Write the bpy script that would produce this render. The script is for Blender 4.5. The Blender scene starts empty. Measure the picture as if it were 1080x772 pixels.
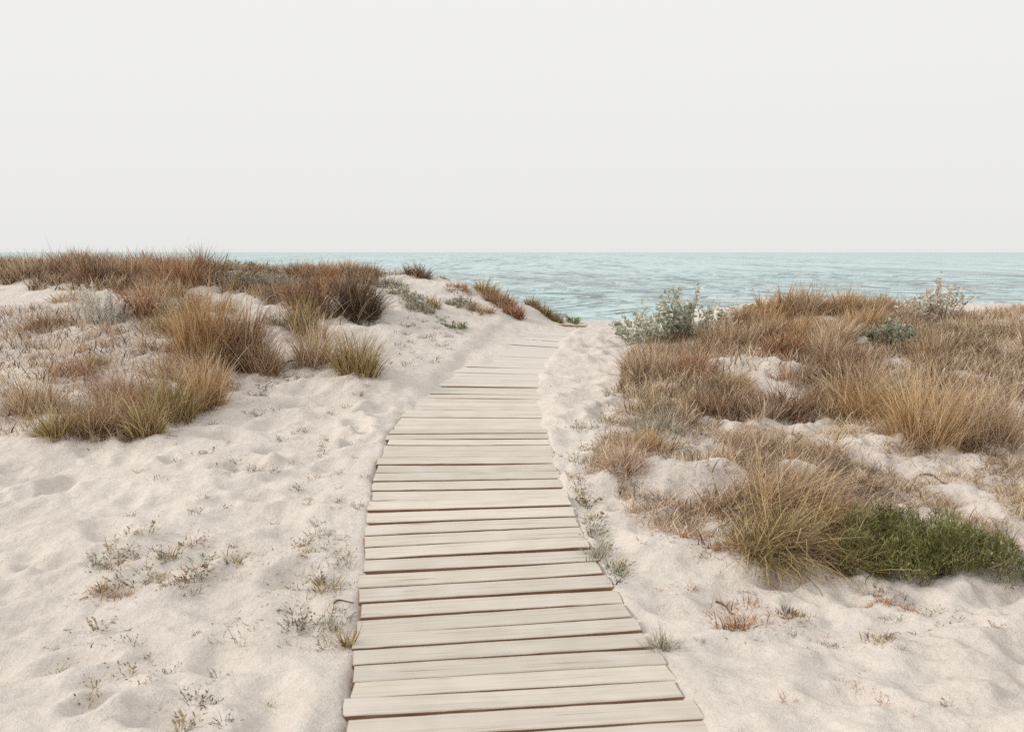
import bpy, math
import numpy as np
from mathutils import Vector

R = math.radians
rng = np.random.default_rng(7)
scene = bpy.context.scene
COL = scene.collection

# ------------------------------------------------------------------ camera geometry
EYE = 1.5
FPX = 900.0                       # focal length in pixels of the 1080 px wide photograph
PITCH = math.atan(120 / FPX)
CP, SP = math.cos(PITCH), math.sin(PITCH)


def ray(px, py):
    xc, yc = (px - 540) / FPX, (386 - py) / FPX
    return np.array([xc, CP + yc * SP, -SP + yc * CP])


def at(px, py, Y):
    d = ray(px, py)
    t = Y / d[1]
    return d[0] * t, Y, EYE + d[2] * t


# ------------------------------------------------------------------ noise
_perm = np.random.default_rng(3).permutation(512)
_perm = np.concatenate([_perm, _perm, _perm])
_ga = np.random.default_rng(4).uniform(0, 2 * np.pi, 1536)
_gx, _gy = np.cos(_ga), np.sin(_ga)


def perlin(x, y, seed=0):
    x = np.asarray(x, float) + seed * 17.31
    y = np.asarray(y, float) + seed * 5.77
    xi, yi = np.floor(x).astype(int), np.floor(y).astype(int)
    xf, yf = x - xi, y - yi
    u, v = xf ** 3 * (xf * (xf * 6 - 15) + 10), yf ** 3 * (yf * (yf * 6 - 15) + 10)

    def g(ix, iy, fx, fy):
        k = _perm[(_perm[ix & 511] + iy) & 511]
        return _gx[k] * fx + _gy[k] * fy
    a = g(xi, yi, xf, yf)
    b = g(xi + 1, yi, xf - 1, yf)
    c = g(xi, yi + 1, xf, yf - 1)
    d = g(xi + 1, yi + 1, xf - 1, yf - 1)
    return (a + u * (b - a)) * (1 - v) + (c + u * (d - c)) * v * 1.0


def sstep(a, b, x):
    t = np.clip((x - a) / (b - a), 0, 1)
    return t * t * (3 - 2 * t)


# ------------------------------------------------------------------ boardwalk line and ground heights
BY = np.array([-3, 0, 1.6, 3.08, 4.35, 5.1, 5.65, 6.04, 7.0, 7.9, 8.6, 9.5, 10.6, 11.3, 12.0, 12.6, 13.5, 16])
BX = np.array([.75, .33, .14, -.036, -.22, -.29, -.315, -.325, -.31, -.235, -.12, .06, .27, .48, .86, 1.2, 1.8, 3.5])


def line_x(y):
    return np.interp(y, np.linspace(-3, 16, 400), _LX)


_yy = np.linspace(-3, 16, 400)
_raw = np.interp(_yy, BY, BX)
_k = np.ones(15) / 15
_LX = np.convolve(np.pad(_raw, 7, mode='edge'), _k, 'valid')

GY = np.array([-40, 0, 2, 3.08, 4.35, 5.1, 6, 7, 8, 9, 10.5, 12, 12.8, 14.5, 17, 22, 30, 37, 45, 70, 200])
GZ = np.array([-.3, -.2, -.12, -.035, .07, .13, .2, .24, .29, .33, .36, .42, .41, .15, -.35, -1.1, -1.75, -2.05, -2.6, -4, -6])


def base_h(y):
    return np.interp(y, GY, GZ)


CTRL = [  # photo x, photo y, distance: where the sand surface lies
    (78, 690, 3.1), (220, 690, 3.1), (350, 690, 3.08), (720, 690, 3.08), (860, 690, 3.06), (1000, 690, 3.0),
    (0, 760, 2.55), (200, 760, 2.55), (860, 760, 2.5), (1075, 760, 2.45),
    (0, 580, 4.1), (78, 580, 4.1), (230, 580, 4.08), (350, 570, 4.2),
    (0, 465, 5.75), (78, 465, 5.75), (200, 465, 5.8), (330, 465, 5.8),
    (0, 420, 6.5), (80, 420, 6.55), (160, 420, 6.7), (250, 410, 7.0), (330, 420, 6.9), (420, 430, 6.9),
    (0, 370, 7.7), (90, 370, 7.75), (200, 380, 7.55), (250, 390, 7.4), (300, 385, 7.65), (372, 390, 7.5), (440, 400, 7.7),
    (0, 335, 8.8), (98, 340, 8.75), (180, 345, 8.7), (260, 345, 8.9), (300, 355, 8.6), (330, 365, 8.3), (400, 360, 8.8), (440, 370, 8.7),
    (0, 300, 10.2), (100, 300, 10.2), (200, 305, 10.2), (280, 312, 10.2), (310, 325, 9.8), (370, 335, 9.5), (420, 330, 10.0), (480, 345, 10.0),
    (0, 275, 12.0), (100, 277, 12.1), (200, 281, 12.2), (240, 284, 12.3), (350, 290, 12.3), (440, 292, 12.3), (480, 297, 12.3), (510, 303, 12.3),
    (540, 318, 12.3), (570, 330, 12.3), (600, 342, 12.3), (540, 340, 11.0), (500, 325, 11.3), (460, 312, 11.4), (410, 305, 11.4),
    (650, 480, 5.5), (640, 430, 6.75), (630, 380, 9.0), (655, 352, 11.0), (640, 343, 12.3),
    (700, 500, 5.2), (690, 560, 4.4), (760, 562, 4.4), (780, 620, 3.75), (870, 602, 4.0), (900, 640, 3.6), (1000, 636, 3.65), (1075, 640, 3.6),
    (800, 500, 5.35), (870, 530, 4.95), (960, 560, 4.6), (1075, 560, 4.6),
    (800, 460, 6.1), (900, 470, 6.0), (980, 500, 5.5), (1075, 500, 5.45),
    (720, 440, 6.7), (860, 430, 6.95), (960, 440, 6.6), (1075, 440, 6.5),
    (700, 400, 7.9), (800, 388, 8.2), (900, 400, 7.8), (1000, 400, 7.6), (1075, 400, 7.5),
    (700, 365, 9.5), (760, 358, 9.6), (850, 348, 9.8), (940, 358, 9.2), (1000, 355, 9.2), (1075, 350, 9.2),
    (760, 340, 10.7), (800, 328, 10.8), (850, 319, 11.0), (900, 319, 11.0), (950, 323, 10.9), (1000, 326, 10.9), (1075, 326, 10.9),
    (700, 347, 11.2),
]
_P = []
for px, py, Y in CTRL:
    x, y, z = at(px, py, Y)
    _P.append((x, y, z - base_h(y)))
for x in (-4, -2, 0, 1):                                    # the back of the left dune
    _P.append((x - 1.5, 15, .35 if x < 0 else 0))
for x in (3, 5, 7):
    _P.append((x, 14, .2))
for x in (-16, -12, -8, -4, 0, 4, 8, 12, 16):
    _P.append((x, 19, .0))
    _P.append((x, -1.5, .0))
for y in (2, 5):
    _P.append((-9, y, .1)); _P.append((9, y, .2))
for y in (8, 11, 14):
    _P.append((-13, y, .5)); _P.append((13, y, .4))
for y in (1, 5, 9, 13):
    _P.append((-20, y, .1)); _P.append((20, y, .1))
_P = np.array(_P)


def _tps(A, B):
    r2 = ((A[:, None, :] - B[None, :, :]) ** 2).sum(-1)
    return .5 * r2 * np.log(r2 + 1e-9)


_n = len(_P)
_K = _tps(_P[:, :2], _P[:, :2]) + np.eye(_n) * .06
_Q = np.hstack([np.ones((_n, 1)), _P[:, :2]])
_M = np.block([[_K, _Q], [_Q.T, np.zeros((3, 3))]])
_W = np.linalg.solve(_M, np.concatenate([_P[:, 2], np.zeros(3)]))

FOOT = np.column_stack([rng.uniform(-4.5, 4.5, 620), rng.uniform(1.2, 10.5, 620), rng.uniform(.06, .13, 620),
                        rng.uniform(.014, .036, 620), rng.uniform(0, np.pi, 620)])
BUMP = []                                                    # (x, y, rx, ry, height) sand humps


def smooth_h(x, y):
    sh = x.shape
    p = np.column_stack([x.ravel(), y.ravel()])
    out = np.empty(len(p))
    for i in range(0, len(p), 40000):
        q = p[i:i + 40000]
        out[i:i + 40000] = _tps(q, _P[:, :2]) @ _W[:_n] + np.hstack([np.ones((len(q), 1)), q]) @ _W[_n:]
    far = sstep(24, 13, np.abs(p[:, 0])) * sstep(-6, -1, p[:, 1]) * sstep(26, 18, p[:, 1])
    return (base_h(p[:, 1]) + out * far).reshape(sh)


def ground_h(x, y):
    h = smooth_h(x, y)
    lx = line_x(y)
    sl_ = (line_x(y + .2) - line_x(y - .2)) / .4
    off = np.abs(x - lx) / np.sqrt(1 + sl_ ** 2)
    onboard = sstep(.75, .58, off) * sstep(13.2, 12.6, y)
    # churned dry sand
    fade = sstep(40, 16, y)
    a = perlin(x * 1.1 + y * .5, y * 1.6 - x * .4, 1) * .05
    b = perlin(x * 2.6 + y * 1.3, y * 4.2 - x * 1.5, 2)
    c = perlin(x * 6.5, y * 7.5, 3)
    d = perlin(x * 15, y * 15, 5)
    rough = .55 + .7 * sstep(.9, 2.2, x) * sstep(8.5, 6.5, y)
    e = perlin((x + y) * 1.5, (y - x * .8) * 4.6, 6)
    f = perlin(x * 4.4 + y * .9, y * 4.0 - x * .9, 7)
    m = a + (b * .040 + e * .040 + f * .058 - np.abs(c) * .044 + d * .014 - np.abs(perlin(x * 11 + y * 3, y * 12, 12)) * .014 + perlin(x * 27, y * 27, 13) * .005) * rough
    m = m * fade * (1 - (.85 - .55 * sstep(6.5, 9, y)) * onboard)
    h = h + m
    for fx, fy, fr, fd, fa in FOOT:
        if abs(fx - np.interp(fy, _yy, _LX)) < .62:
            continue
        sel = (np.abs(x - fx) < fr * 3.4) & (np.abs(y - fy) < fr * 3.4)
        if not sel.any():
            continue
        dx, dy = x[sel] - fx, y[sel] - fy
        u = (dx * math.cos(fa) + dy * math.sin(fa)) / (fr * 1.35)
        v = (-dx * math.sin(fa) + dy * math.cos(fa)) / (fr * .8)
        r2 = u * u + v * v
        h[sel] += fd * (-1.25 * np.exp(-r2) + .55 * np.exp(-((np.sqrt(r2) - 1.5) / .45) ** 2))
    for bx, by, rx, ry, bh in BUMP:
        h += bh * np.exp(-(((x - bx) / rx) ** 2 + ((y - by) / ry) ** 2) ** 1.5)
    # the bed under the planks, drifting over them further out
    hw = .60 - .15 * sstep(6.6, 9.0, y) + perlin(x * 1.3, y * 1.9, 15) * .10 * sstep(6.2, 8.0, y)
    bed = sstep(hw + .22 * sstep(6.3, 8.0, y), hw - .08, off) * sstep(12.9, 12.4, y)
    drift = sstep(6.0, 9.2, y) * .027 + sstep(10.3, 10.9, y) * sstep(12.0, 11.6, y) * .05
    n1 = perlin(x * 2.1, y * 1.5, 8) * .034 + perlin(x * 5, y * 5, 9) * .012
    edge = sstep(.34, .56, off) * sstep(5.4, 7.0, y) * .052
    spill = sstep(.47, .60, off) * np.clip(perlin(x * .7 + 3, y * 2.6, 16) + .05, 0, 1) * .16 * sstep(8, 6, y)
    h += bed * (spill - .052 + drift * .82 + (n1 + edge) * sstep(5.6, 8.0, y))
    so = (x - lx) / np.sqrt(1 + sl_ ** 2)
    h += sstep(.34, .52, so) * sstep(1.3, .6, so) * sstep(7.0, 8.6, y) * sstep(12.9, 12.2, y) * (.044 + perlin(x * 4, y * 4, 17) * .02)
    near = sstep(1.25, .62, off) * (1 - bed) * sstep(12.9, 12.4, y)
    h += near * (.006 + .008 * sstep(5.5, 7.5, y) + perlin(x * 3, y * 3, 11) * .02)
    return h


# first hits on the smooth surface place the humps
_fx = np.linspace(-9, 9, 361); _fy = np.linspace(1, 14, 261)


def _grid(fn, gx, gy):
    X, Y = np.meshgrid(gx, gy)
    return fn(X, Y)


def make_hit(gx, gy, Z):
    def H(x, y):
        x = np.asarray(x, float); y = np.asarray(y, float)
        i = np.clip(np.searchsorted(gx, x) - 1, 0, len(gx) - 2)
        j = np.clip(np.searchsorted(gy, y) - 1, 0, len(gy) - 2)
        u = np.clip((x - gx[i]) / (gx[i + 1] - gx[i]), 0, 1)
        v = np.clip((y - gy[j]) / (gy[j + 1] - gy[j]), 0, 1)
        return (Z[j, i] * (1 - u) + Z[j, i + 1] * u) * (1 - v) + (Z[j + 1, i] * (1 - u) + Z[j + 1, i + 1] * u) * v

    def hit(px, py):
        d = ray(px, py)
        t = np.arange(1.5, 16, .01)
        x, y, z = d[0] * t, d[1] * t, EYE + d[2] * t
        below = z < H(x, y)
        k = int(np.argmax(below)) if below.any() else int(np.argmin(z - H(x, y)))
        return float(x[k]), float(y[k]), float(H(x[k], y[k]))
    return H, hit


_H0, _hit0 = make_hit(_fx, _fy, _grid(smooth_h, _fx, _fy))
for px, py, rx, ry, bh in [(728, 514, .36, .17, .16), (770, 508, .2, .18, .07), (800, 392, .5, .4, .10), (860, 560, .6, .35, .10), (960, 480, .45, .35, .07),
                           (270, 352, .5, .35, .10), (420, 318, .5, .4, .08), (110, 352, .5, .3, .06),
                           (650, 505, .25, .2, .05), (690, 585, .22, .16, .05), (300, 335, .35, .3, .08), (690, 540, .2, .15, .04), (800, 590, .35, .2, .06)]:
    bx, by, _ = _hit0(px, py)
    BUMP.append((bx, by, rx, ry, bh))

xs = np.concatenate([-np.geomspace(7.5, 900, 46)[::-1], np.arange(-7.4, -4.0, .036), np.arange(-4.0, 4.0, .022), np.arange(4.0, 7.41, .036), np.geomspace(7.5, 900, 46)])
ys = np.concatenate([-np.geomspace(.6, 60, 30)[::-1], np.arange(-.5, 1.5, .08), np.arange(1.5, 7.5, .022), np.arange(7.5, 13.6, .036), np.arange(13.6, 18, .12), np.geomspace(18.1, 400, 60)])
GZg = _grid(ground_h, xs, ys)
H, hit = make_hit(xs, ys, GZg)


# ------------------------------------------------------------------ mesh and material helpers
def mesh_from(name, V, F, mat, tint=None, smooth=True):
    V = np.asarray(V, np.float32); F = np.asarray(F, np.int32)
    me = bpy.data.meshes.new(name)
    k = F.shape[1]
    me.vertices.add(len(V)); me.vertices.foreach_set('co', V.ravel())
    me.loops.add(F.size); me.loops.foreach_set('vertex_index', F.ravel())
    me.polygons.add(len(F)); me.polygons.foreach_set('loop_start', np.arange(0, F.size, k, dtype=np.int32))
    try:
        me.polygons.foreach_set('loop_total', np.full(len(F), k, np.int32))
    except Exception:
        pass
    me.update(calc_edges=True)
    me.polygons.foreach_set('use_smooth', np.full(len(F), smooth))
    if tint is not None:
        a = me.attributes.new('tint', 'FLOAT', 'POINT')
        a.data.foreach_set('value', np.asarray(tint, np.float32))
    me.materials.append(mat)
    me.validate()
    return me


def link(name, data, parent=None, loc=None):
    o = bpy.data.objects.new(name, data)
    COL.objects.link(o)
    if parent is not None:
        o.parent = parent
    if loc is not None:
        o.location = loc
    return o


def tag(o, label=None, cat=None, group=None, kind=None):
    if label: o['label'] = label
    if cat: o['category'] = cat
    if group: o['group'] = group
    if kind: o['kind'] = kind
    return o


def new_mat(name):
    m = bpy.data.materials.new(name)
    m.use_nodes = True
    nt = m.node_tree
    nt.nodes.clear()
    return m, nt


def N(nt, typ, **kw):
    n = nt.nodes.new(typ)
    for k, v in kw.items():
        if k.startswith('i_'):
            key = k[2:]
            n.inputs[int(key) if key.isdigit() else key.replace('_', ' ')].default_value = v
        else:
            setattr(n, k, v)
    return n


def L(nt, a, b):
    nt.links.new(a, b)


def ramp(nt, fac, stops):
    r = N(nt, 'ShaderNodeValToRGB')
    e = r.color_ramp.elements
    while len(e) < len(stops):
        e.new(.5)
    for el, (p, c) in zip(e, stops):
        el.position = p
        el.color = (*c, 1)
    L(nt, fac, r.inputs[0])
    return r.outputs[0]


def leaf_mat(name, stops, translucent=.25, rough=.7):
    m, nt = new_mat(name)
    at_ = N(nt, 'ShaderNodeAttribute', attribute_name='tint')
    oi = N(nt, 'ShaderNodeObjectInfo')
    ad = N(nt, 'ShaderNodeMath', operation='MULTIPLY_ADD', i_1=.22, i_2=-.11)
    L(nt, oi.outputs['Random'], ad.inputs[0])
    su = N(nt, 'ShaderNodeMath', operation='ADD', use_clamp=True)
    L(nt, at_.outputs['Fac'], su.inputs[0]); L(nt, ad.outputs[0], su.inputs[1])
    col = ramp(nt, su.outputs[0], stops)
    p = N(nt, 'ShaderNodeBsdfPrincipled', i_Roughness=rough)
    p.inputs['Specular IOR Level'].default_value = .25
    L(nt, col, p.inputs['Base Color'])
    t = N(nt, 'ShaderNodeBsdfTranslucent')
    L(nt, col, t.inputs['Color'])
    mx = N(nt, 'ShaderNodeMixShader', i_Fac=translucent)
    L(nt, p.outputs[0], mx.inputs[1]); L(nt, t.outputs[0], mx.inputs[2])
    o = N(nt, 'ShaderNodeOutputMaterial')
    L(nt, mx.outputs[0], o.inputs[0])
    return m


PAL = {
    'straw': leaf_mat('straw_grass', [(0, (.18, .105, .058)), (.4, (.40, .265, .155)), (.75, (.58, .435, .285)), (1, (.74, .62, .47))]),
    'gold': leaf_mat('golden_grass', [(0, (.21, .11, .045)), (.4, (.44, .27, .125)), (.75, (.59, .41, .22)), (1, (.74, .59, .39))]),
    'brown': leaf_mat('brown_grass', [(0, (.085, .045, .028)), (.4, (.235, .13, .076)), (.75, (.42, .265, .16)), (1, (.64, .475, .335))]),
    'dark': leaf_mat('dark_dead_grass', [(0, (.045, .03, .02)), (.5, (.10, .064, .042)), (.85, (.20, .135, .09)), (1, (.42, .31, .21))]),
    'rust': leaf_mat('rust_grass', [(0, (.13, .055, .03)), (.4, (.33, .16, .08)), (.75, (.48, .275, .155)), (1, (.64, .46, .31))]),
    'olive': leaf_mat('olive_grass', [(0, (.105, .075, .03)), (.4, (.30, .215, .085)), (.75, (.48, .355, .17)), (1, (.66, .54, .34))]),
    'green': leaf_mat('green_shoots', [(0, (.07, .062, .026)), (.4, (.15, .155, .050)), (.75, (.26, .26, .092)), (1, (.42, .37, .18))]),
    'grey': leaf_mat('grey_green_herb', [(0, (.14, .125, .085)), (.5, (.30, .28, .205)), (1, (.52, .48, .38))]),
    'silver': leaf_mat('silver_leaf', [(0, (.18, .19, .12)), (.4, (.42, .43, .33)), (.8, (.64, .64, .54)), (1, (.76, .75, .68))], translucent=.4),
    'white': leaf_mat('white_felted_leaf', [(0, (.44, .41, .36)), (.5, (.68, .65, .59)), (1, (.84, .81, .76))], translucent=.4),
    'pink': leaf_mat('pale_pink_straw', [(0, (.26, .155, .10)), (.5, (.49, .335, .23)), (1, (.70, .56, .45))]),
    'cream': leaf_mat('cream_dry_leaf', [(0, (.34, .28, .20)), (.5, (.58, .51, .41)), (1, (.76, .70, .60))]),
    'mixed': leaf_mat('mixed_dry_grass', [(0, (.07, .045, .031)), (.25, (.19, .115, .072)), (.5, (.37, .25, .155)), (.75, (.55, .41, .275)), (1, (.72, .60, .46))]),
    'twig': leaf_mat('dry_twig', [(0, (.08, .055, .04)), (.6, (.17, .12, .085)), (1, (.30, .23, .17))], translucent=.0),
    'sage': leaf_mat('sage_leaf', [(0, (.10, .12, .05)), (.5, (.23, .25, .13)), (1, (.44, .45, .30))]),
}


# ------------------------------------------------------------------ plant geometry
class Geo:
    def __init__(self):
        self.V, self.F, self.T, self.n = [], [], [], 0

    def add(self, V, F, T):
        self.V.append(V); self.F.append(F + self.n); self.T.append(T); self.n += len(V)

    def build(self, name, mat, parent=None, loc=None):
        me = mesh_from(name, np.concatenate(self.V), np.concatenate(self.F), mat, np.concatenate(self.T))
        return link(name, me, parent, loc)


def strips(g, base, azim, tilt, length, droop, width, tint, segs=4, wig=.06):
    """curved tapering blades: base (n,3), bending further over towards the tip"""
    n = len(base)
    pts = [base]
    p = base.copy()
    az = azim.copy()
    for s in range(segs):
        f = (s + .5) / segs
        a = tilt + droop * f ** 1.4
        az = az + rng.normal(0, wig, n)
        st = (length / segs)[:, None] * np.column_stack([np.sin(a) * np.cos(az), np.sin(a) * np.sin(az), np.cos(a)])
        p = p + st
        pts.append(p)
    wa = rng.uniform(0, np.pi, n)
    wd = np.column_stack([np.cos(wa), np.sin(wa), rng.uniform(-.25, .25, n)])
    V = []
    for i, q in enumerate(pts):
        f = i / segs
        hw = (width * .5 * (1.0 - .9 * f ** 1.6))[:, None]
        V += [q - wd * hw, q + wd * hw]
    V = np.stack(V, 1).reshape(-1, 3)
    m = 2 * (segs + 1)
    o = (np.arange(n) * m)[:, None, None]
    q = np.array([[2 * i, 2 * i + 1, 2 * i + 3, 2 * i + 2] for i in range(segs)])[None]
    g.add(V, (o + q).reshape(-1, 4), np.repeat(tint, m))
    return pts


def leaves(g, base, azim, tilt, length, width, tint, fold=.25):
    """broad little leaves of two folded halves"""
    n = len(base)
    d = np.column_stack([np.sin(tilt) * np.cos(azim), np.sin(tilt) * np.sin(azim), np.cos(tilt)])
    s = np.column_stack([-np.sin(azim), np.cos(azim), np.zeros(n)])
    roll = rng.normal(0, .6, n)[:, None]
    up = np.cross(d, s)
    s = s * np.cos(roll) + up * np.sin(roll)
    up = np.cross(d, s)
    Ln, Wn = length[:, None], width[:, None] * .5
    b = base
    t = base + d * Ln + up * Ln * .0
    fl = up * Wn * fold * 2
    l1, r1 = b + d * Ln * .35 + s * Wn - fl * -1, b + d * Ln * .35 - s * Wn - fl * -1
    l2, r2 = b + d * Ln * .75 + s * Wn * .8 + fl * .6, b + d * Ln * .75 - s * Wn * .8 + fl * .6
    V = np.stack([b, r1, r2, t, l2, l1], 1).reshape(-1, 3)
    o = (np.arange(n) * 6)[:, None, None]
    q = np.array([[0, 1, 2, 3], [0, 3, 4, 5]])[None]
    g.add(V, (o + q).reshape(-1, 4), np.repeat(tint, 6))


def disc(n, rx, ry, edge=.5):
    r = rng.uniform(0, 1, n) ** edge
    a = rng.uniform(0, 2 * np.pi, n)
    return np.column_stack([r * np.cos(a) * rx, r * np.sin(a) * ry]), r, a


def clumped(n, rx, ry, k):
    """points gathered round k little crowns inside an ellipse"""
    c, _, _ = disc(k, rx * .9, ry * .9)
    w = rng.integers(0, k, n)
    sg = min(rx, ry) * rng.uniform(.10, .34, k)[w][:, None]
    p = c[w] + rng.normal(0, 1, (n, 2)) * sg
    r = np.clip(np.sqrt((p[:, 0] / rx) ** 2 + (p[:, 1] / ry) ** 2), 0, 1.25)
    return p, r, np.arctan2(p[:, 1], p[:, 0])


def blade_tint(n, tint):
    t = rng.normal((tint[0] + tint[1]) / 2, (tint[1] - tint[0]) / 3.0, n)
    u = rng.uniform(0, 1, n)
    t = np.where(u < .24, rng.uniform(.72, 1.1, n), np.where(u > .82, rng.uniform(-.1, .2, n), t))
    return np.clip(t, 0, 1)


def grass(root, part, pal, rx, ry, n, h, spread=.45, lean=(0, 0), droop=.5, width=.005, tint=(.15, .95), k=None, hv=(.35, 1.12), jit=.16, segs=4, wig=.16):
    ox, oy, oz = root.location
    k = k or int(rng.integers(10, 22))
    p, r, a = clumped(n, rx, ry, k)
    z = H(p[:, 0] + ox, p[:, 1] + oy) - oz - .015
    base = np.column_stack([p, z])
    gust = .22 * np.column_stack([perlin((p[:, 0] + ox) * 4, (p[:, 1] + oy) * 4, 81), perlin((p[:, 0] + ox) * 4, (p[:, 1] + oy) * 4, 82)])
    spread = spread * .55
    jit = jit * 1.4
    tx = np.cos(a) * spread * r + lean[0] + rng.normal(0, jit, n) * 1.25 + gust[:, 0]
    ty = np.sin(a) * spread * r + lean[1] + rng.normal(0, jit, n) * 1.25 + gust[:, 1]
    bent = rng.uniform(0, 1, n) < .13                          # broken and fallen blades
    tx = np.where(bent, rng.normal(0, .7, n), tx); ty = np.where(bent, rng.normal(0, .7, n), ty)
    tilt = np.clip(np.hypot(tx, ty), 0, 1.5)
    az = np.arctan2(ty, tx)
    hm = 1 + .45 * perlin((p[:, 0] + ox) * 6, (p[:, 1] + oy) * 6, 83)
    ln = h * rng.uniform(hv[0], hv[1], n) * (1 - .28 * np.clip(r, 0, 1)) * hm
    g = Geo()
    strips(g, base, az, tilt, ln, droop * np.where(bent, rng.uniform(1, 3, n), rng.uniform(-.1, 1.6, n)), width * np.clip(rng.lognormal(-.05, .5, n), .35, 2.4), blade_tint(n, tint), segs, wig)
    return g.build(part, PAL[pal], root)


def root_at(name, px, py, ry=0.):
    x, y, z = hit(px, py)
    y += ry
    return link(name, None, None, (x, y, float(H(x, y))))


def scale_at(px, py):
    x, y, z = hit(px, py)
    zc = y * CP - (z - EYE) * SP * 1.0
    return zc / FPX                                            # metres per photo pixel


def tussock(label, px, py, w, h, pal, n, thatch=None, seeds=None, group=None, name='grass_tussock', cat='grass tussock', depth=.75, nt=None, **kw):
    s = scale_at(px, py)
    rx, ry, hh = w * s * .5, w * s * .5 * depth, h * s
    ry = min(ry, .55)
    root = root_at(name, px, py, ry * .8)
    tag(root, label, cat, group)
    wd = max(.0040, .0010 * hit(px, py)[1] * .66)
    kw.setdefault('width', wd)
    grass(root, 'blades', pal, rx, ry, n, hh * 1.12, **kw)
    if thatch:
        grass(root, 'thatch', thatch, rx * 1.05, ry * 1.05, nt or int(n * .55), hh * .48, spread=.9, droop=.9, width=kw['width'], jit=.5, tint=(.1, .8), segs=3)
    if seeds:
        grass(root, 'seed_stems', seeds, rx * .8, ry * .8, max(5, int(w * .22)), hh * 1.45, spread=.5, droop=.55, width=kw['width'] * .8, hv=(.8, 1.15), tint=(.5, 1), segs=5)
    return root


def shrub(label, px, py, w, h, leafpal, stempal, n_stem, n_leaf, leaf_l, leaf_w, name='leafy_shrub', cat='shrub', group=None, spread=.75, depth=.8, upright=False, lt=(.15, .95), hmin=.35):
    s = scale_at(px, py)
    rx, hh = w * s * .5, h * s
    ry = min(rx * depth, .5)
    root = root_at(name, px, py, ry * .8)
    tag(root, label, cat, group)
    ox, oy, oz = root.location
    p, r, a = disc(n_stem, rx * .75, ry * .75, .6)
    z = H(p[:, 0] + ox, p[:, 1] + oy) - oz - .02
    g = Geo()
    sp = .22 if upright else spread
    tilt = sp * r + np.abs(rng.normal(0, .12, n_stem))
    ln = hh * rng.uniform(hmin if not upright else .45, 1.12, n_stem) * (1 - .3 * r * (not upright))
    pts = strips(g, np.column_stack([p, z]), a + rng.normal(0, .4, n_stem), tilt, ln, rng.uniform(-.1, .4, n_stem), np.full(n_stem, .009 if not upright else .012),
                 rng.uniform(.1, .9, n_stem), 6, .18)
    g.build('stems', PAL[stempal], root)
    P = np.stack(pts, 1)                                       # stems x 7 x 3
    k = rng.integers(0, n_stem, n_leaf)
    f = (rng.uniform(.08, 1, n_leaf) ** (.75 if upright else .6)) * 5.999
    i = f.astype(int); u = (f - i)[:, None]
    b = P[k, i] * (1 - u) + P[k, i + 1] * u + rng.normal(0,   .006 if upright else .011, (n_leaf, 3))
    g2 = Geo()
    leaves(g2, b, rng.uniform(0, 2 * np.pi, n_leaf), rng.uniform(.2, .75, n_leaf) if upright else rng.uniform(.3, 1.5, n_leaf), leaf_l * rng.uniform(.6, 1.25, n_leaf), leaf_w * rng.uniform(.6, 1.25, n_leaf),
           np.clip(rng.normal(sum(lt) / 2, (lt[1] - lt[0]) / 3.2, n_leaf), 0, 1))
    g2.build('foliage', PAL[leafpal], root)
    return root


def poly_points(poly, n):
    W = np.array([hit(px, py)[:2] for px, py in poly])
    lo, hi = W.min(0), W.max(0)
    out = np.empty((0, 2))
    while len(out) < n:
        q = rng.uniform(lo, hi, (n * 2, 2))
        ins = np.zeros(len(q), bool)
        j = len(W) - 1
        for i in range(len(W)):
            c = ((W[i, 1] > q[:, 1]) != (W[j, 1] > q[:, 1])) & (q[:, 0] < (W[j, 0] - W[i, 0]) * (q[:, 1] - W[i, 1]) / (W[j, 1] - W[i, 1] + 1e-12) + W[i, 0])
            ins ^= c
            j = i
        out = np.vstack([out, q[ins]])
    return out[:n]


def cover(name, label, poly, n, pal, h, clump=.0, width=.005, tint=(.1, .9), lean=(0, 0), droop=.7, jit=.35, cat='dune grass'):
    """ground cover nobody could count"""
    p = poly_points(poly, n)
    if clump:
        m = perlin(p[:, 0] * 2.2, p[:, 1] * 2.2, 21) + .5 * perlin(p[:, 0] * 6, p[:, 1] * 6, 22)
        p = p[m > clump]
    for bx, by, rx, ry, _ in (BUMP[0], BUMP[2], BUMP[4]):
        inside = ((p[:, 0] - bx) / rx) ** 2 + ((p[:, 1] - by) / ry) ** 2 < 1.1
        p = p[~(inside & (rng.uniform(0, 1, len(p)) < .9))]
    n = len(p)
    base = np.column_stack([p, H(p[:, 0], p[:, 1]) - .012])
    tx, ty = lean[0] + rng.normal(0, jit, n), lean[1] + rng.normal(0, jit, n)
    hm = np.clip(1 + 1.0 * perlin(p[:, 0] * 2.2, p[:, 1] * 2.2, 31) + .5 * perlin(p[:, 0] * 7, p[:, 1] * 7, 32), .25, 2)
    g = Geo()
    strips(g, base, np.arctan2(ty, tx), np.hypot(tx, ty), h * rng.uniform(.4, 1.15, n) * hm, droop * rng.uniform(.2, 1.5, n), width * np.clip(rng.lognormal(-.05, .5, n), .35, 2.4),
           np.clip(blade_tint(n, tint) + .45 * perlin(p[:, 0] * 2.7, p[:, 1] * 2.7, 41), 0, 1), 3, .3)
    o = g.build(name, PAL[pal])
    return tag(o, label, cat, kind='stuff')


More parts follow.
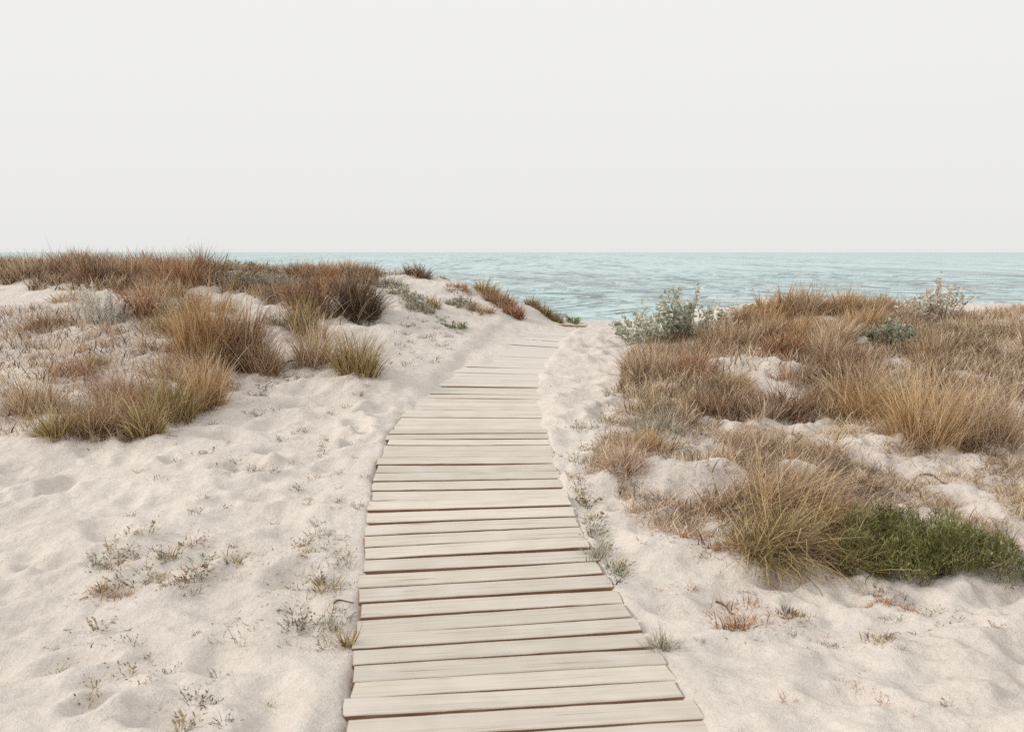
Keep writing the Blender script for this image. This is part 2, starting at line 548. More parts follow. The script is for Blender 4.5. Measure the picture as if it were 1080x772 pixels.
# ------------------------------------------------------------------ setting: sand
m, nt = new_mat('dry_sand')
tc = N(nt, 'ShaderNodeTexCoord')
n1 = N(nt, 'ShaderNodeTexNoise', i_Scale=1.3, i_Detail=5.0, i_Roughness=.6)
n2 = N(nt, 'ShaderNodeTexNoise', i_Scale=240.0, i_Detail=3.0, i_Roughness=.7)
n3 = N(nt, 'ShaderNodeTexNoise', i_Scale=26.0, i_Detail=6.0, i_Roughness=.65)
for n_ in (n1, n2, n3):
    L(nt, tc.outputs['Object'], n_.inputs['Vector'])
c1 = ramp(nt, n1.outputs['Fac'], [(.3, (.55, .50, .455)), (.7, (.645, .59, .54))])
c2 = ramp(nt, n2.outputs['Fac'], [(.30, (.55, .51, .47)), (.45, (1, 1, 1)), (.62, (1, 1, 1)), (.75, (1.0, 1.0, 1.0))])
c3 = ramp(nt, n3.outputs['Fac'], [(.3, (.86, .84, .82)), (.65, (1, 1, 1))])
mx = N(nt, 'ShaderNodeMix', data_type='RGBA', blend_type='MULTIPLY'); mx.inputs[0].default_value = .8
L(nt, c1, mx.inputs[6]); L(nt, c2, mx.inputs[7])
mx2 = N(nt, 'ShaderNodeMix', data_type='RGBA', blend_type='MULTIPLY'); mx2.inputs[0].default_value = .8
L(nt, mx.outputs[2], mx2.inputs[6]); L(nt, c3, mx2.inputs[7])
p = N(nt, 'ShaderNodeBsdfPrincipled', i_Roughness=.95)
p.inputs['Specular IOR Level'].default_value = .15
L(nt, mx2.outputs[2], p.inputs['Base Color'])
b1 = N(nt, 'ShaderNodeBump', i_Strength=.5, i_Distance=.018)
n4 = N(nt, 'ShaderNodeTexNoise', i_Scale=11.0, i_Detail=7.0, i_Roughness=.62); L(nt, tc.outputs['Object'], n4.inputs['Vector'])
b0 = N(nt, 'ShaderNodeBump', i_Strength=.6, i_Distance=.04); L(nt, n4.outputs['Fac'], b0.inputs['Height']); L(nt, b0.outputs[0], b1.inputs['Normal'])
L(nt, n3.outputs['Fac'], b1.inputs['Height'])
b2 = N(nt, 'ShaderNodeBump', i_Strength=.5, i_Distance=.004)
L(nt, n2.outputs['Fac'], b2.inputs['Height']); L(nt, b1.outputs[0], b2.inputs['Normal'])
L(nt, b2.outputs[0], p.inputs['Normal'])
o_ = N(nt, 'ShaderNodeOutputMaterial'); L(nt, p.outputs[0], o_.inputs[0])
SAND = m

X, Y = np.meshgrid(xs, ys)
V = np.column_stack([X.ravel(), Y.ravel(), GZg.ravel()])
nx, ny = len(xs), len(ys)
idx = np.arange(nx * ny).reshape(ny, nx)
F = np.stack([idx[:-1, :-1], idx[:-1, 1:], idx[1:, 1:], idx[1:, :-1]], -1).reshape(-1, 4)
sand = link('sand_ground', mesh_from('sand_ground', V, F, SAND))
tag(sand, 'pale trampled sand of the dunes and the path to the sea', 'sand', kind='structure')

# ------------------------------------------------------------------ setting: sea
m, nt = new_mat('sea_water')
tc = N(nt, 'ShaderNodeTexCoord')
def sea_noise(sxx, syy, det, off=0.):
    mp = N(nt, 'ShaderNodeMapping'); mp.inputs['Scale'].default_value = (sxx, syy, 1); mp.inputs['Location'].default_value = (off, off, 0)
    L(nt, tc.outputs['Object'], mp.inputs['Vector'])
    w = N(nt, 'ShaderNodeTexNoise', i_Scale=1.0, i_Detail=det, i_Roughness=.6)
    L(nt, mp.outputs[0], w.inputs['Vector'])
    return w.outputs['Fac']


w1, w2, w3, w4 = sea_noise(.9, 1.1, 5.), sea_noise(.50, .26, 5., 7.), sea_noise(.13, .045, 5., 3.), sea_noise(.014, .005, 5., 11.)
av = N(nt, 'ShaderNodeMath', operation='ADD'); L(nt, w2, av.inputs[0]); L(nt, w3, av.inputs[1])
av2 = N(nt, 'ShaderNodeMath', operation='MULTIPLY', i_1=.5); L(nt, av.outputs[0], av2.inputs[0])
col = ramp(nt, av2.outputs[0], [(.36, (.28, .445, .455)), (.45, (.345, .465, .47)), (.60, (.40, .505, .505))])  # dark of the wave troughs put into the colour, following the wave noise
foam = ramp(nt, w2, [(.60, (0, 0, 0)), (.72, (.30, .30, .30))])
mxf = N(nt, 'ShaderNodeMix', data_type='RGBA')
L(nt, foam, mxf.inputs[0]); L(nt, col, mxf.inputs[6]); mxf.inputs[7].default_value = (.62, .66, .65, 1)
p = N(nt, 'ShaderNodeBsdfPrincipled', i_Roughness=.34, i_IOR=1.33)
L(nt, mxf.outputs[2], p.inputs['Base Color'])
prev = None
for fac, st, di in ((w1, .3, .06), (w2, .45, .18), (w3, .5, 1.1), (w4, 1.0, 60.0)):
    bb = N(nt, 'ShaderNodeBump', i_Strength=st, i_Distance=di)
    L(nt, fac, bb.inputs['Height'])
    if prev is not None:
        L(nt, prev.outputs[0], bb.inputs['Normal'])
    prev = bb
L(nt, prev.outputs[0], p.inputs['Normal'])
o_ = N(nt, 'ShaderNodeOutputMaterial'); L(nt, p.outputs[0], o_.inputs[0])
SEA_Z = -2.0
sx = np.concatenate([-np.geomspace(61, 9000, 40)[::-1], np.linspace(-60, 60, 301), np.geomspace(61, 9000, 40)])
sy = np.concatenate([np.linspace(24, 200, 640), np.geomspace(201, 12000, 140)])
X, Y = np.meshgrid(sx, sy)
dec = sstep(200, 110, Y)
crest = 1 - 2 * np.abs(perlin(X * .13 + 3, Y * .14, 51))
Z = SEA_Z + dec * (.10 * np.sign(crest) * np.abs(crest) ** 2 * sstep(24, 44, Y) + .05 * perlin(X * .42, Y * .40, 52) + .015 * perlin(X * 1.0, Y * 1.0, 53) - .16)
V = np.column_stack([X.ravel(), Y.ravel(), Z.ravel()])
nx, ny = len(sx), len(sy)
idx = np.arange(nx * ny).reshape(ny, nx)
F = np.stack([idx[:-1, :-1], idx[:-1, 1:], idx[1:, 1:], idx[1:, :-1]], -1).reshape(-1, 4)
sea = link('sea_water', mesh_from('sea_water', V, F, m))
tag(sea, 'pale turquoise rippled sea beyond the dunes', 'sea', kind='structure')

# ------------------------------------------------------------------ boardwalk
m, nt = new_mat('bleached_plank')
tc = N(nt, 'ShaderNodeTexCoord')
oi = N(nt, 'ShaderNodeObjectInfo')
cb = N(nt, 'ShaderNodeCombineXYZ')
mu = N(nt, 'ShaderNodeMath', operation='MULTIPLY', i_1=37.0); L(nt, oi.outputs['Random'], mu.inputs[0])
L(nt, mu.outputs[0], cb.inputs[0]); L(nt, mu.outputs[0], cb.inputs[1])
va = N(nt, 'ShaderNodeVectorMath', operation='ADD'); L(nt, tc.outputs['Object'], va.inputs[0]); L(nt, cb.outputs[0], va.inputs[1])
mp = N(nt, 'ShaderNodeMapping'); mp.inputs['Scale'].default_value = (1.6, 60, 60)
L(nt, va.outputs[0], mp.inputs['Vector'])
gr = N(nt, 'ShaderNodeTexNoise', i_Scale=1.0, i_Detail=5.0, i_Roughness=.65); L(nt, mp.outputs[0], gr.inputs['Vector'])
bl = N(nt, 'ShaderNodeTexNoise', i_Scale=5.0, i_Detail=4.0); L(nt, va.outputs[0], bl.inputs['Vector'])
fs = N(nt, 'ShaderNodeTexNoise', i_Scale=130.0, i_Detail=3.0); L(nt, va.outputs[0], fs.inputs['Vector'])
g1 = ramp(nt, gr.outputs['Fac'], [(.25, (.42, .375, .325)), (.48, (.56, .51, .45)), (.75, (.61, .56, .50))])
g2 = ramp(nt, bl.outputs['Fac'], [(.3, (.90, .89, .86)), (.6, (1, 1, 1))])
mm = N(nt, 'ShaderNodeMix', data_type='RGBA', blend_type='MULTIPLY'); mm.inputs[0].default_value = .9
L(nt, g1, mm.inputs[6]); L(nt, g2, mm.inputs[7])
ck = N(nt, 'ShaderNodeMapping'); ck.inputs['Scale'].default_value = (2.2, 95, 95); L(nt, va.outputs[0], ck.inputs['Vector'])
ckn = N(nt, 'ShaderNodeTexNoise', i_Scale=1.0, i_Detail=2.0); L(nt, ck.outputs[0], ckn.inputs['Vector'])
ckc = ramp(nt, ckn.outputs['Fac'], [(.27, (.45, .38, .31)), (.33, (1, 1, 1))])       # drying cracks
mmc = N(nt, 'ShaderNodeMix', data_type='RGBA', blend_type='MULTIPLY'); mmc.inputs[0].default_value = 1
L(nt, mm.outputs[2], mmc.inputs[6]); L(nt, ckc, mmc.inputs[7]); mm = mmc
rv = ramp(nt, oi.outputs['Random'], [(0, (.84, .84, .83)), (1, (1.03, 1.02, 1.0))])
mm2 = N(nt, 'ShaderNodeMix', data_type='RGBA', blend_type='MULTIPLY'); mm2.inputs[0].default_value = 1
L(nt, mm.outputs[2], mm2.inputs[6]); L(nt, rv, mm2.inputs[7])
sd = ramp(nt, bl.outputs['Fac'], [(.56, (0, 0, 0)), (.72, (.5, .5, .5))])       # dusting of sand
du = N(nt, 'ShaderNodeAttribute', attribute_type='OBJECT', attribute_name='sand_dust')
sda = N(nt, 'ShaderNodeMath', operation='ADD', use_clamp=True); L(nt, sd, sda.inputs[0]); L(nt, du.outputs['Fac'], sda.inputs[1])
mm3 = N(nt, 'ShaderNodeMix', data_type='RGBA'); L(nt, sda.outputs[0], mm3.inputs[0]); L(nt, mm2.outputs[2], mm3.inputs[6]); mm3.inputs[7].default_value = (.53, .49, .45, 1)
p = N(nt, 'ShaderNodeBsdfPrincipled', i_Roughness=.85); p.inputs['Specular IOR Level'].default_value = .2
L(nt, mm3.outputs[2], p.inputs['Base Color'])
bu = N(nt, 'ShaderNodeBump', i_Strength=.5, i_Distance=.004); L(nt, gr.outputs['Fac'], bu.inputs['Height'])
bu2 = N(nt, 'ShaderNodeBump', i_Strength=.25, i_Distance=.002); L(nt, fs.outputs['Fac'], bu2.inputs['Height']); L(nt, bu.outputs[0], bu2.inputs['Normal'])
L(nt, bu2.outputs[0], p.inputs['Normal'])
o_ = N(nt, 'ShaderNodeOutputMaterial'); L(nt, p.outputs[0], o_.inputs[0])
PLANK = m
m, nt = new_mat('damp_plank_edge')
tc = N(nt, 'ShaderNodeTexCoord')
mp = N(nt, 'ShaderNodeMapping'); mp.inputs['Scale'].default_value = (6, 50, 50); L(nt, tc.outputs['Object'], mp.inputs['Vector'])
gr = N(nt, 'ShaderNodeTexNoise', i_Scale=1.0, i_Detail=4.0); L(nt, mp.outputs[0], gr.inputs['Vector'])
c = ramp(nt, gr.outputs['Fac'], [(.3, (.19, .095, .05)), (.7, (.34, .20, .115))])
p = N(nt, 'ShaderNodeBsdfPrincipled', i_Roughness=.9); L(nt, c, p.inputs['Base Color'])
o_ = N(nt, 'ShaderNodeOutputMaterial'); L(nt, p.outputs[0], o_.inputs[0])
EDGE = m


def plank_mesh(length, wide, thick, seed):
    r = np.random.default_rng(seed)
    nseg = 14
    bev = .004
    prof = np.array([(-.5 * wide, -thick), (-.5 * wide, -bev), (-.5 * wide + bev, 0), (0, .0008), (.5 * wide - bev, 0), (.5 * wide, -bev), (.5 * wide, -thick)])
    k = len(prof)
    xs_ = np.linspace(-.5, .5, nseg + 1) * length
    bow, sag, tw = r.normal(0, .0015), r.normal(0, .002), r.normal(0, .008)
    V = []
    for i, x in enumerate(xs_):
        u = 2 * i / nseg - 1
        e = r.normal(0, .0008, k)
        for j, (y, z) in enumerate(prof):
            chip = .0
            yy = y + bow * (1 - u * u) + (e[j] if j in (1, 2, 4, 5) else 0)
            xx = x + (r.normal(0, .003) if i in (0, nseg) else 0)
            V.append((xx, yy, z + sag * (1 - u * u) + tw * u * y))
    F, M = [], []
    for i in range(nseg):
        for j in range(k - 1):
            a = i * k + j
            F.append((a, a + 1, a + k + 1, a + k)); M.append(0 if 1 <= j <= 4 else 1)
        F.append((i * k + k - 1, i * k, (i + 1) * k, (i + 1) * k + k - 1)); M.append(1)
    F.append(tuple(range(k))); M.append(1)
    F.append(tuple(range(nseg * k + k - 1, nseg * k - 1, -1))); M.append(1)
    me = bpy.data.meshes.new('plank')
    me.from_pydata(V, [], F)
    me.materials.append(PLANK); me.materials.append(EDGE)
    me.polygons.foreach_set('material_index', M)
    import bmesh
    bm = bmesh.new(); bm.from_mesh(me); bmesh.ops.recalc_face_normals(bm, faces=bm.faces); bm.to_mesh(me); bm.free()
    me.update()
    return me


bw = link('boardwalk', None, None, (float(line_x(3)), 3, float(base_h(3))))
tag(bw, 'weathered pale plank boardwalk crossing the sand to the sea', 'boardwalk')
SH_Y = np.arange(0.5, 13, .05)
SH_Z = smooth_h(line_x(SH_Y), SH_Y)
yb, si, k = 1.72, 0, 0
sec = [0, 0, 0]
while yb < 12.5:
    slope = (line_x(yb + .25) - line_x(yb - .25)) / .5
    ang = -math.atan(float(slope))
    buried = 10.75 < yb < 11.75
    if k in (0, 14, 30, 44, 55):                              # the walk is laid in sections, each a little off the last
        sec = [rng.normal(0, .010), rng.normal(0, .008), rng.normal(0, .006)]
    if k < 16:
        sec = [.012, .0, .0]
    wide = rng.uniform(.116, .128)
    gap = float(np.clip(rng.normal(.017, .006), .007, .032))
    if not buried and not yb > 12.15:
        ln = 1.13 + sec[2] + rng.normal(0, .008)
        zt = float(np.interp(yb, SH_Y, SH_Z)) + .002 + rng.normal(0, .0022) + (.006 if yb < 6.2 else .0) - .016 * float(sstep(7.6, 10.0, yb))
        o = link('plank', plank_mesh(ln, wide, .026, 100 + k), bw)
        cx = float(line_x(yb)) + sec[0] + rng.normal(0, .007)
        if yb > 11.7:
            zt += .020
        o['sand_dust'] = float(.05 + .8 * sstep(5.5, 10.0, yb))
        o.location = Vector((cx, yb, zt)) - bw.location
        pitch = math.atan((np.interp(yb + .1, SH_Y, SH_Z) - np.interp(yb - .1, SH_Y, SH_Z)) / .2)
        o.rotation_euler = (pitch, rng.normal(0, .003) + .045 * float(sstep(8.3, 9.8, yb)) * (yb < 11.7), ang + rng.normal(0, .007))
    yb += (wide + gap) * math.cos(ang)
    k += 1

exec_marker = 0
# ------------------------------------------------------------------ left dune: grasses and shrubs
LF = (0.05, -.03)
tussock('tallest golden-brown tussock on the left dune with a dark hollow', 212, 388, 66, 88, 'gold', 1700, 'dark', 'straw', spread=.28, lean=(.02, -.02), jit=.12)
tussock('brown upright tussock pressed against the right flank of the tallest golden tussock', 254, 390, 42, 74, 'brown', 1200, 'dark', 'straw', spread=.3, jit=.11)
tussock('short straw tussock fringing the bare hollow right of the brown upright tussock', 276, 394, 40, 48, 'straw', 700, 'rust', spread=.5)
tussock('thin tall straw grass below the dark brown bush, behind the olive-gold ball tussock', 330, 386, 42, 68, 'straw', 620, 'pink', 'straw', spread=.38, jit=.15)
tussock('dense olive-gold ball tussock nearest the plank path on the left', 372, 394, 40, 50, 'olive', 900, 'gold', spread=.55, jit=.14)
tussock('dark brown dense bush-like tussock with the steep right edge on the left dune', 372, 338, 52, 48, 'dark', 1700, 'dark', 'straw', spread=.55, jit=.22, tint=(.1, .8))
tussock('brown tussock joined to the left side of the dark bush-like tussock', 328, 334, 48, 46, 'brown', 1200, 'dark', 'straw', spread=.4, jit=.2)
tussock('rust-red tuft topping the dark bush-like tussock from behind', 352, 312, 40, 30, 'rust', 700, 'brown', spread=.5, jit=.2)
tussock('brown front tussock at the foot of the left dune, darkest at its base', 108, 466, 66, 40, 'brown', 1300, 'dark', 'straw', spread=.5, jit=.2)
tussock('olive-green tussock standing up beside the brown front tussock', 150, 462, 36, 52, 'olive', 640, 'brown', 'olive', spread=.5, jit=.14)
tussock('wide olive-gold tussock with arching blades behind the brown front tussock', 178, 446, 46, 62, 'olive', 900, 'brown', 'straw', spread=.45, jit=.16)
tussock('golden tussock ending the front row where the trampled sand begins', 208, 434, 42, 62, 'gold', 820, 'rust', 'straw', spread=.4, jit=.14)
tussock('sparse pinkish dry grass on the sand above the brown front tussock', 122, 425, 60, 50, 'pink', 420, 'pink', None, spread=.5, jit=.2)
tussock('sparse straw grass between the front row and the tallest golden tussock', 175, 404, 60, 40, 'straw', 460, 'pink', None, spread=.5, jit=.2)
tussock('low olive tuft on the sand left of the sparse pinkish grass', 92, 392, 36, 18, 'olive', 300, 'pink', None, spread=.6, jit=.25)
tussock('dark tangled dead clump on bare sand left of the tallest golden tussock', 160, 372, 44, 22, 'brown', 500, 'dark', None, name='dead_clump', cat='dead plant', spread=.9, jit=.5, droop=1.2)
shrub('white felted shrub with finger-like upright shoots on the left dune', 98, 344, 58, 42, 'white', 'white', 36, 3400, .024, .011, name='white_shrub', cat='shrub', upright=True)
shrub('smaller white felted shoots between the white shrub and the rust tussock', 130, 338, 14, 18, 'white', 'white', 16, 420, .02, .008, name='white_shrub', cat='shrub', upright=True)
tussock('rust-brown tussock just right of the white felted shrub', 145, 334, 38, 38, 'rust', 900, 'dark', 'straw', spread=.42)
shrub('dull grey-green herb cushion between the rust-brown tussock and the tallest golden one', 176, 338, 36, 26, 'grey', 'twig', 50, 1000, .03, .012, name='grey_herb', cat='herb')
tussock('pale straw wisps on the sand above the white felted shrub', 70, 320, 50, 22, 'straw', 380, 'pink', None, spread=.6, jit=.3)
tussock('brown low tangle on the shelf behind the tallest golden tussock', 214, 330, 60, 24, 'brown', 560, 'pink', None, spread=.6, jit=.3)
tussock('straw fringe in front of the white felted shrub on the left dune', 112, 356, 50, 16, 'pink', 260, 'brown', None, spread=.7, jit=.35)
tussock('brown wiry grass at the far left under the pale straw wisps', 40, 352, 60, 26, 'brown', 460, 'pink', 'straw', spread=.6, jit=.3)
tussock('thin rusty grass at the far left on the middle of the slope', 70, 402, 60, 34, 'rust', 420, 'pink', 'straw', spread=.5, jit=.28)
tussock('straw grass behind the olive-green tussock of the front row', 100, 444, 56, 42, 'straw', 560, 'brown', 'straw', spread=.5, jit=.25)
tussock('low dark scrub on the bare ledge right of the grey herb cushions', 318, 318, 30, 16, 'dark', 300, 'brown', None, name='dry_shrub', cat='shrub', spread=.8, jit=.35)
tussock('messy olive-brown tussock in front of the sparse pinkish grass at the far left', 60, 464, 60, 44, 'olive', 900, 'brown', 'straw', spread=.5, jit=.22)
tussock('straw tussock behind the messy olive-brown one at the far left', 30, 440, 60, 50, 'straw', 760, 'pink', 'straw', spread=.5, jit=.22)
tussock('rusty thin tussock between the brown front tussock and the wide olive-gold one', 140, 440, 46, 46, 'rust', 560, 'pink', 'straw', spread=.5, jit=.2)
tussock('straw wisps filling the gap under the tallest golden tussock', 214, 410, 50, 44, 'straw', 560, 'pink', 'straw', spread=.45, jit=.2)
tussock('olive low tussock behind the dead clump on the left dune', 176, 356, 50, 30, 'olive', 520, 'pink', 'straw', spread=.5, jit=.25)
tussock('grey-olive thin grass on the shelf right of the tallest golden tussock', 290, 346, 40, 24, 'grey', 360, 'brown', None, spread=.6, jit=.3)
tussock('olive tall tuft rising behind the thin tall straw grass', 322, 358, 36, 46, 'olive', 560, 'brown', 'straw', spread=.4, jit=.18)
# along the crest
CG = 'dry grass clumps along the crest of the left dune'
tussock('dark brown round clump at the left crest end above the white shrub', 98, 299, 40, 30, 'brown', 1100, 'dark', None, spread=.6, tint=(.05, .75))
tussock('straw-topped clump on the crest right of the dark brown round clump', 140, 298, 44, 34, 'straw', 800, 'brown', 'straw', spread=.5)
tussock('red-brown tall clump on the crest behind the tallest golden tussock', 188, 304, 46, 40, 'rust', 1200, 'dark', 'straw', spread=.45, tint=(.05, .8))
tussock('brown clump with the longest seed stems against the sky', 212, 300, 40, 36, 'brown', 1000, 'dark', 'straw', spread=.45)
tussock('loose straw grass in front of the red-brown clump on the crest', 165, 318, 56, 34, 'straw', 600, 'brown', None, spread=.5, jit=.22)
shrub('dark grey-green shrub on the crest where the sea first shows', 250, 284, 44, 16, 'sage', 'twig', 50, 1100, .035, .016, name='leafy_shrub')
shrub('pale grey herb cushion on the bare shelf under the dark grey-green shrub', 246, 306, 50, 24, 'grey', 'twig', 70, 1800, .03, .013, name='grey_herb', cat='herb')
shrub('pale straw-grey herb cushion left of the brown crest grass', 286, 306, 46, 26, 'grey', 'twig', 60, 1400, .03, .013, name='grey_herb', cat='herb')
for i, (px, py, w, h, pal) in enumerate([(60, 292, 60, 30, 'brown'), (20, 294, 60, 32, 'straw'), (120, 284, 50, 18, 'straw'), (160, 284, 50, 20, 'brown'), (82, 284, 40, 26, 'straw'),
                                         (285, 292, 44, 16, 'brown'), (312, 298, 44, 24, 'brown'), (340, 294, 46, 22, 'rust'), (368, 293, 40, 20, 'straw'), (300, 318, 40, 24, 'brown'),
                                         (388, 292, 30, 16, 'brown'), (326, 288, 40, 14, 'straw')]):
    tussock('dry brown grass clump in the dense band along the left dune crest', px, py, w, h, pal, 700, 'dark' if i % 2 else 'brown', 'straw' if i % 3 == 0 else None, group=CG, spread=.5, jit=.2)
tussock('grey low tangle of stems right of the dark bush-like tussock', 408, 304, 34, 18, 'grey', 500, 'twig', None, name='dead_clump', cat='dead plant', spread=.9, jit=.4, droop=1.)
tussock('dark brown dome of dry shrub alone on the crest against the sea', 440, 294, 36, 19, 'dark', 900, 'brown', None, name='dry_shrub', cat='shrub', spread=1.0, jit=.35, tint=(.3, 1))
tussock('small dark tuft on the crest just right of the lone dark dome', 466, 291, 14, 7, 'dark', 160, None, None, spread=.8, jit=.3)
tussock('low pale tuft on the crest left of the lone dark dome', 408, 288, 34, 10, 'straw', 340, 'grey', None, spread=.8, jit=.3)
shrub('sage-green low mat on the sand slope below the lone dark dome', 442, 330, 44, 16, 'grey', 'twig', 60, 1000, .03, .012, name='creeping_herb', cat='herb')
shrub('grey-green mat on the sand slope right of the dark bush-like tussock', 425, 316, 44, 12, 'grey', 'twig', 60, 800, .028, .012, name='creeping_herb', cat='herb')
tussock('rust-coloured flat tangle on the slope right of the sage-green mat', 486, 312, 36, 12, 'rust', 420, 'brown', None, name='dead_clump', cat='dead plant', spread=1.1, jit=.5)
tussock('olive tuft standing just under the rust-coloured flat tangle', 458, 326, 14, 16, 'olive', 160, None, None, spread=.5)
shrub('grey speckled herb under the seaward ridge of the left dune', 488, 326, 40, 14, 'grey', 'twig', 50, 800, .03, .013, name='creeping_herb', cat='herb')
tussock('olive-brown clump at the top of the seaward ridge of the left dune', 512, 312, 24, 20, 'olive', 500, 'dark', None, spread=.7, jit=.25)
tussock('brown clump half-way down the seaward ridge of the left dune', 526, 324, 30, 22, 'brown', 650, 'dark', None, spread=.7, jit=.25)
tussock('rust-red ball tuft at the lower end of the seaward ridge', 542, 335, 19, 18, 'rust', 460, 'dark', None, spread=.7, jit=.2, tint=(.05, .8))
tussock('low straw tangle spilling left of the rust-red ball tuft', 508, 332, 34, 14, 'straw', 380, 'brown', None, spread=.9, jit=.3)
for px, py, w, h, lab in [(562, 324, 18, 13, 'olive tuft highest of the three on the last seaward slope'), (574, 332, 20, 14, 'olive tuft in the middle of the three on the last seaward slope'),
                          (584, 339, 18, 13, 'olive tuft lowest of the three on the last seaward slope')]:
    tussock(lab, px, py, w, h, 'olive', 380, 'dark', None, spread=.7, jit=.25, tint=(.0, .7))
shrub('small blue-green plant alone beside the gap where the path meets the sea', 606, 342, 14, 10, 'sage', 'twig', 14, 160, .05, .02, name='leafy_plant', cat='plant')
shrub('row of small green leaves creeping over the sand below the seaward ridge', 478, 347, 34, 8, 'sage', 'twig', 26, 220, .035, .018, name='creeping_herb', cat='herb')

# ------------------------------------------------------------------ right dune
shrub('silver-green sea holly shrub at the path corner of the right dune', 690, 364, 60, 50, 'silver', 'twig', 70, 1300, .052, .034, name='sea_holly', cat='shrub')
shrub('tallest silver-green sea holly, rising against the sea', 724, 362, 34, 62, 'silver', 'twig', 24, 760, .056, .036, name='sea_holly', cat='shrub', spread=.42, hmin=.75)
shrub('low silver sea holly right of the tallest one, touching the golden grass', 752, 358, 40, 44, 'silver', 'twig', 40, 560, .05, .032, name='sea_holly', cat='shrub')
tussock('golden grass mat below the sea holly at the path edge of the right dune', 690, 404, 60, 46, 'straw', 1300, 'rust', 'straw', spread=.45, jit=.25)
tussock('pinkish-brown grass mat right of the golden mat below the sea holly', 735, 398, 50, 40, 'rust', 1000, 'pink', None, spread=.5, jit=.25)
tussock('straw tussock against the sea holly on the mound of the right dune', 770, 372, 50, 44, 'straw', 1200, 'brown', 'straw', spread=.4, jit=.2)
MG = 'golden grass clumps on the mound of the right dune'
for i, (px, py, w, h, pal) in enumerate([(800, 352, 50, 34, 'gold'), (830, 340, 50, 38, 'gold'), (862, 334, 50, 36, 'straw'), (895, 334, 46, 30, 'gold'), (925, 334, 40, 26, 'straw'),
                                         (815, 364, 50, 34, 'straw'), (850, 362, 50, 36, 'gold'), (885, 366, 50, 40, 'straw'), (835, 378, 50, 32, 'rust'), (872, 384, 50, 36, 'straw'),
                                         (780, 346, 36, 26, 'straw'), (910, 352, 40, 32, 'gold')]):
    tussock('golden dry grass clump in the dense growth on the right dune mound', px, py, w, h, pal, 1150, 'brown' if i % 2 else 'rust', 'straw' if i % 3 == 0 else None, group=MG, spread=.45, lean=(.12, -.02), jit=.22)
shrub('yellow-green leafy mat on the sea side of the right dune mound', 800, 333, 46, 14, 'sage', 'twig', 60, 900, .035, .018, name='leafy_shrub', cat='shrub')
tussock('brown dry dome on the top of the right dune next to the pale shrub', 942, 326, 34, 20, 'brown', 600, 'straw', None, spread=.7, jit=.25)
shrub('tall pale shrub with creamy leaves at the right end of the right dune', 998, 338, 48, 52, 'cream', 'twig', 46, 760, .05, .026, name='pale_shrub', cat='shrub', spread=.5)
shrub('low cushion of pale leaves at the foot of the tall pale shrub', 968, 344, 50, 20, 'cream', 'twig', 60, 800, .045, .024, name='pale_shrub', cat='shrub')
shrub('compact grey-green leafy shrub right of the golden mound', 944, 368, 44, 30, 'silver', 'twig', 70, 1500, .042, .024, name='leafy_shrub', cat='shrub', lt=(.0, .75))
shrub('tiny bright green plant in the golden grass left of the compact grey-green shrub', 902, 358, 14, 12, 'green', 'twig', 16, 260, .03, .014, name='leafy_plant', cat='plant')
tussock('loose straw grass to the right of the compact grey-green shrub', 990, 382, 50, 40, 'straw', 600, 'pink', None, spread=.5, jit=.2)
tussock('dark brown dead heart of the right dune thicket below the golden mound', 890, 412, 70, 44, 'brown', 1500, 'dark', 'straw', spread=.6, jit=.3, tint=(.05, .7))
tussock('tussock with the tallest pale stems in the right dune thicket', 905, 428, 50, 70, 'straw', 700, 'brown', 'straw', spread=.55, jit=.22)
tussock('yellow-gold tussock with arching blades under the tallest pale stems', 918, 448, 60, 58, 'gold', 1200, 'brown', 'straw', spread=.7, jit=.25, droop=.9)
tussock('olive wiry growth at the front left of the right dune thicket', 708, 440, 70, 34, 'olive', 900, 'grey', 'straw', spread=.5, jit=.3)
tussock('brown wiry growth in the middle of the right dune front', 766, 442, 64, 40, 'brown', 1200, 'pink', 'pink', spread=.6, jit=.3)
tussock('purple-brown twiggy growth left of the yellow-gold arching tussock', 834, 444, 70, 44, 'brown', 1300, 'dark', 'pink', spread=.6, jit=.35, tint=(.05, .75))
tussock('rusty arching tuft over the bare sand patch of the right dune', 775, 416, 44, 34, 'gold', 560, 'brown', None, spread=.9, jit=.3, droop=1.1)
tussock('pinkish straw growth on the right edge of the bare sand patch', 850, 412, 50, 26, 'pink', 500, 'brown', None, spread=.6, jit=.3)
tussock('tall golden tussock at the right side of the right dune, in front of the thicket', 985, 470, 66, 96, 'gold', 1100, 'straw', 'straw', spread=.45, jit=.16)
tussock('olive-grey grass between the yellow-gold and the tall golden tussock', 955, 446, 46, 50, 'olive', 700, 'brown', None, spread=.5, jit=.22)
tussock('tall straw tussock farthest right, past the tall golden one', 1050, 470, 70, 90, 'straw', 1000, 'gold', 'straw', spread=.45, jit=.18)
shrub('cream dried-up leaf clump at the top of the bare sand patch', 820, 376, 34, 14, 'cream', 'twig', 30, 420, .05, .028, name='dried_plant', cat='dead plant')
tussock('big flattened tussock with long blades combed over the sand ledge', 835, 592, 150, 92, 'olive', 2600, 'brown', 'gold', spread=.6, lean=(.85, -.3), jit=.5, droop=1.0, depth=.55, wig=.3)
tussock('straw tussock combed to the right, behind the big flattened tussock', 812, 540, 120, 88, 'straw', 2300, 'brown', 'straw', spread=.45, lean=(.65, .0), jit=.4, droop=.8, depth=.6, wig=.26)
tussock('golden sprays falling to the right over the far end of the flattened tussock', 870, 566, 90, 70, 'gold', 1000, 'brown', 'gold', spread=.6, lean=(.8, -.15), jit=.5, droop=1.2, depth=.6, wig=.3)
tussock('rusty low grass on the small sand hump in front of the combed tussock', 745, 548, 60, 22, 'rust', 520, 'pink', None, spread=.8, jit=.35)
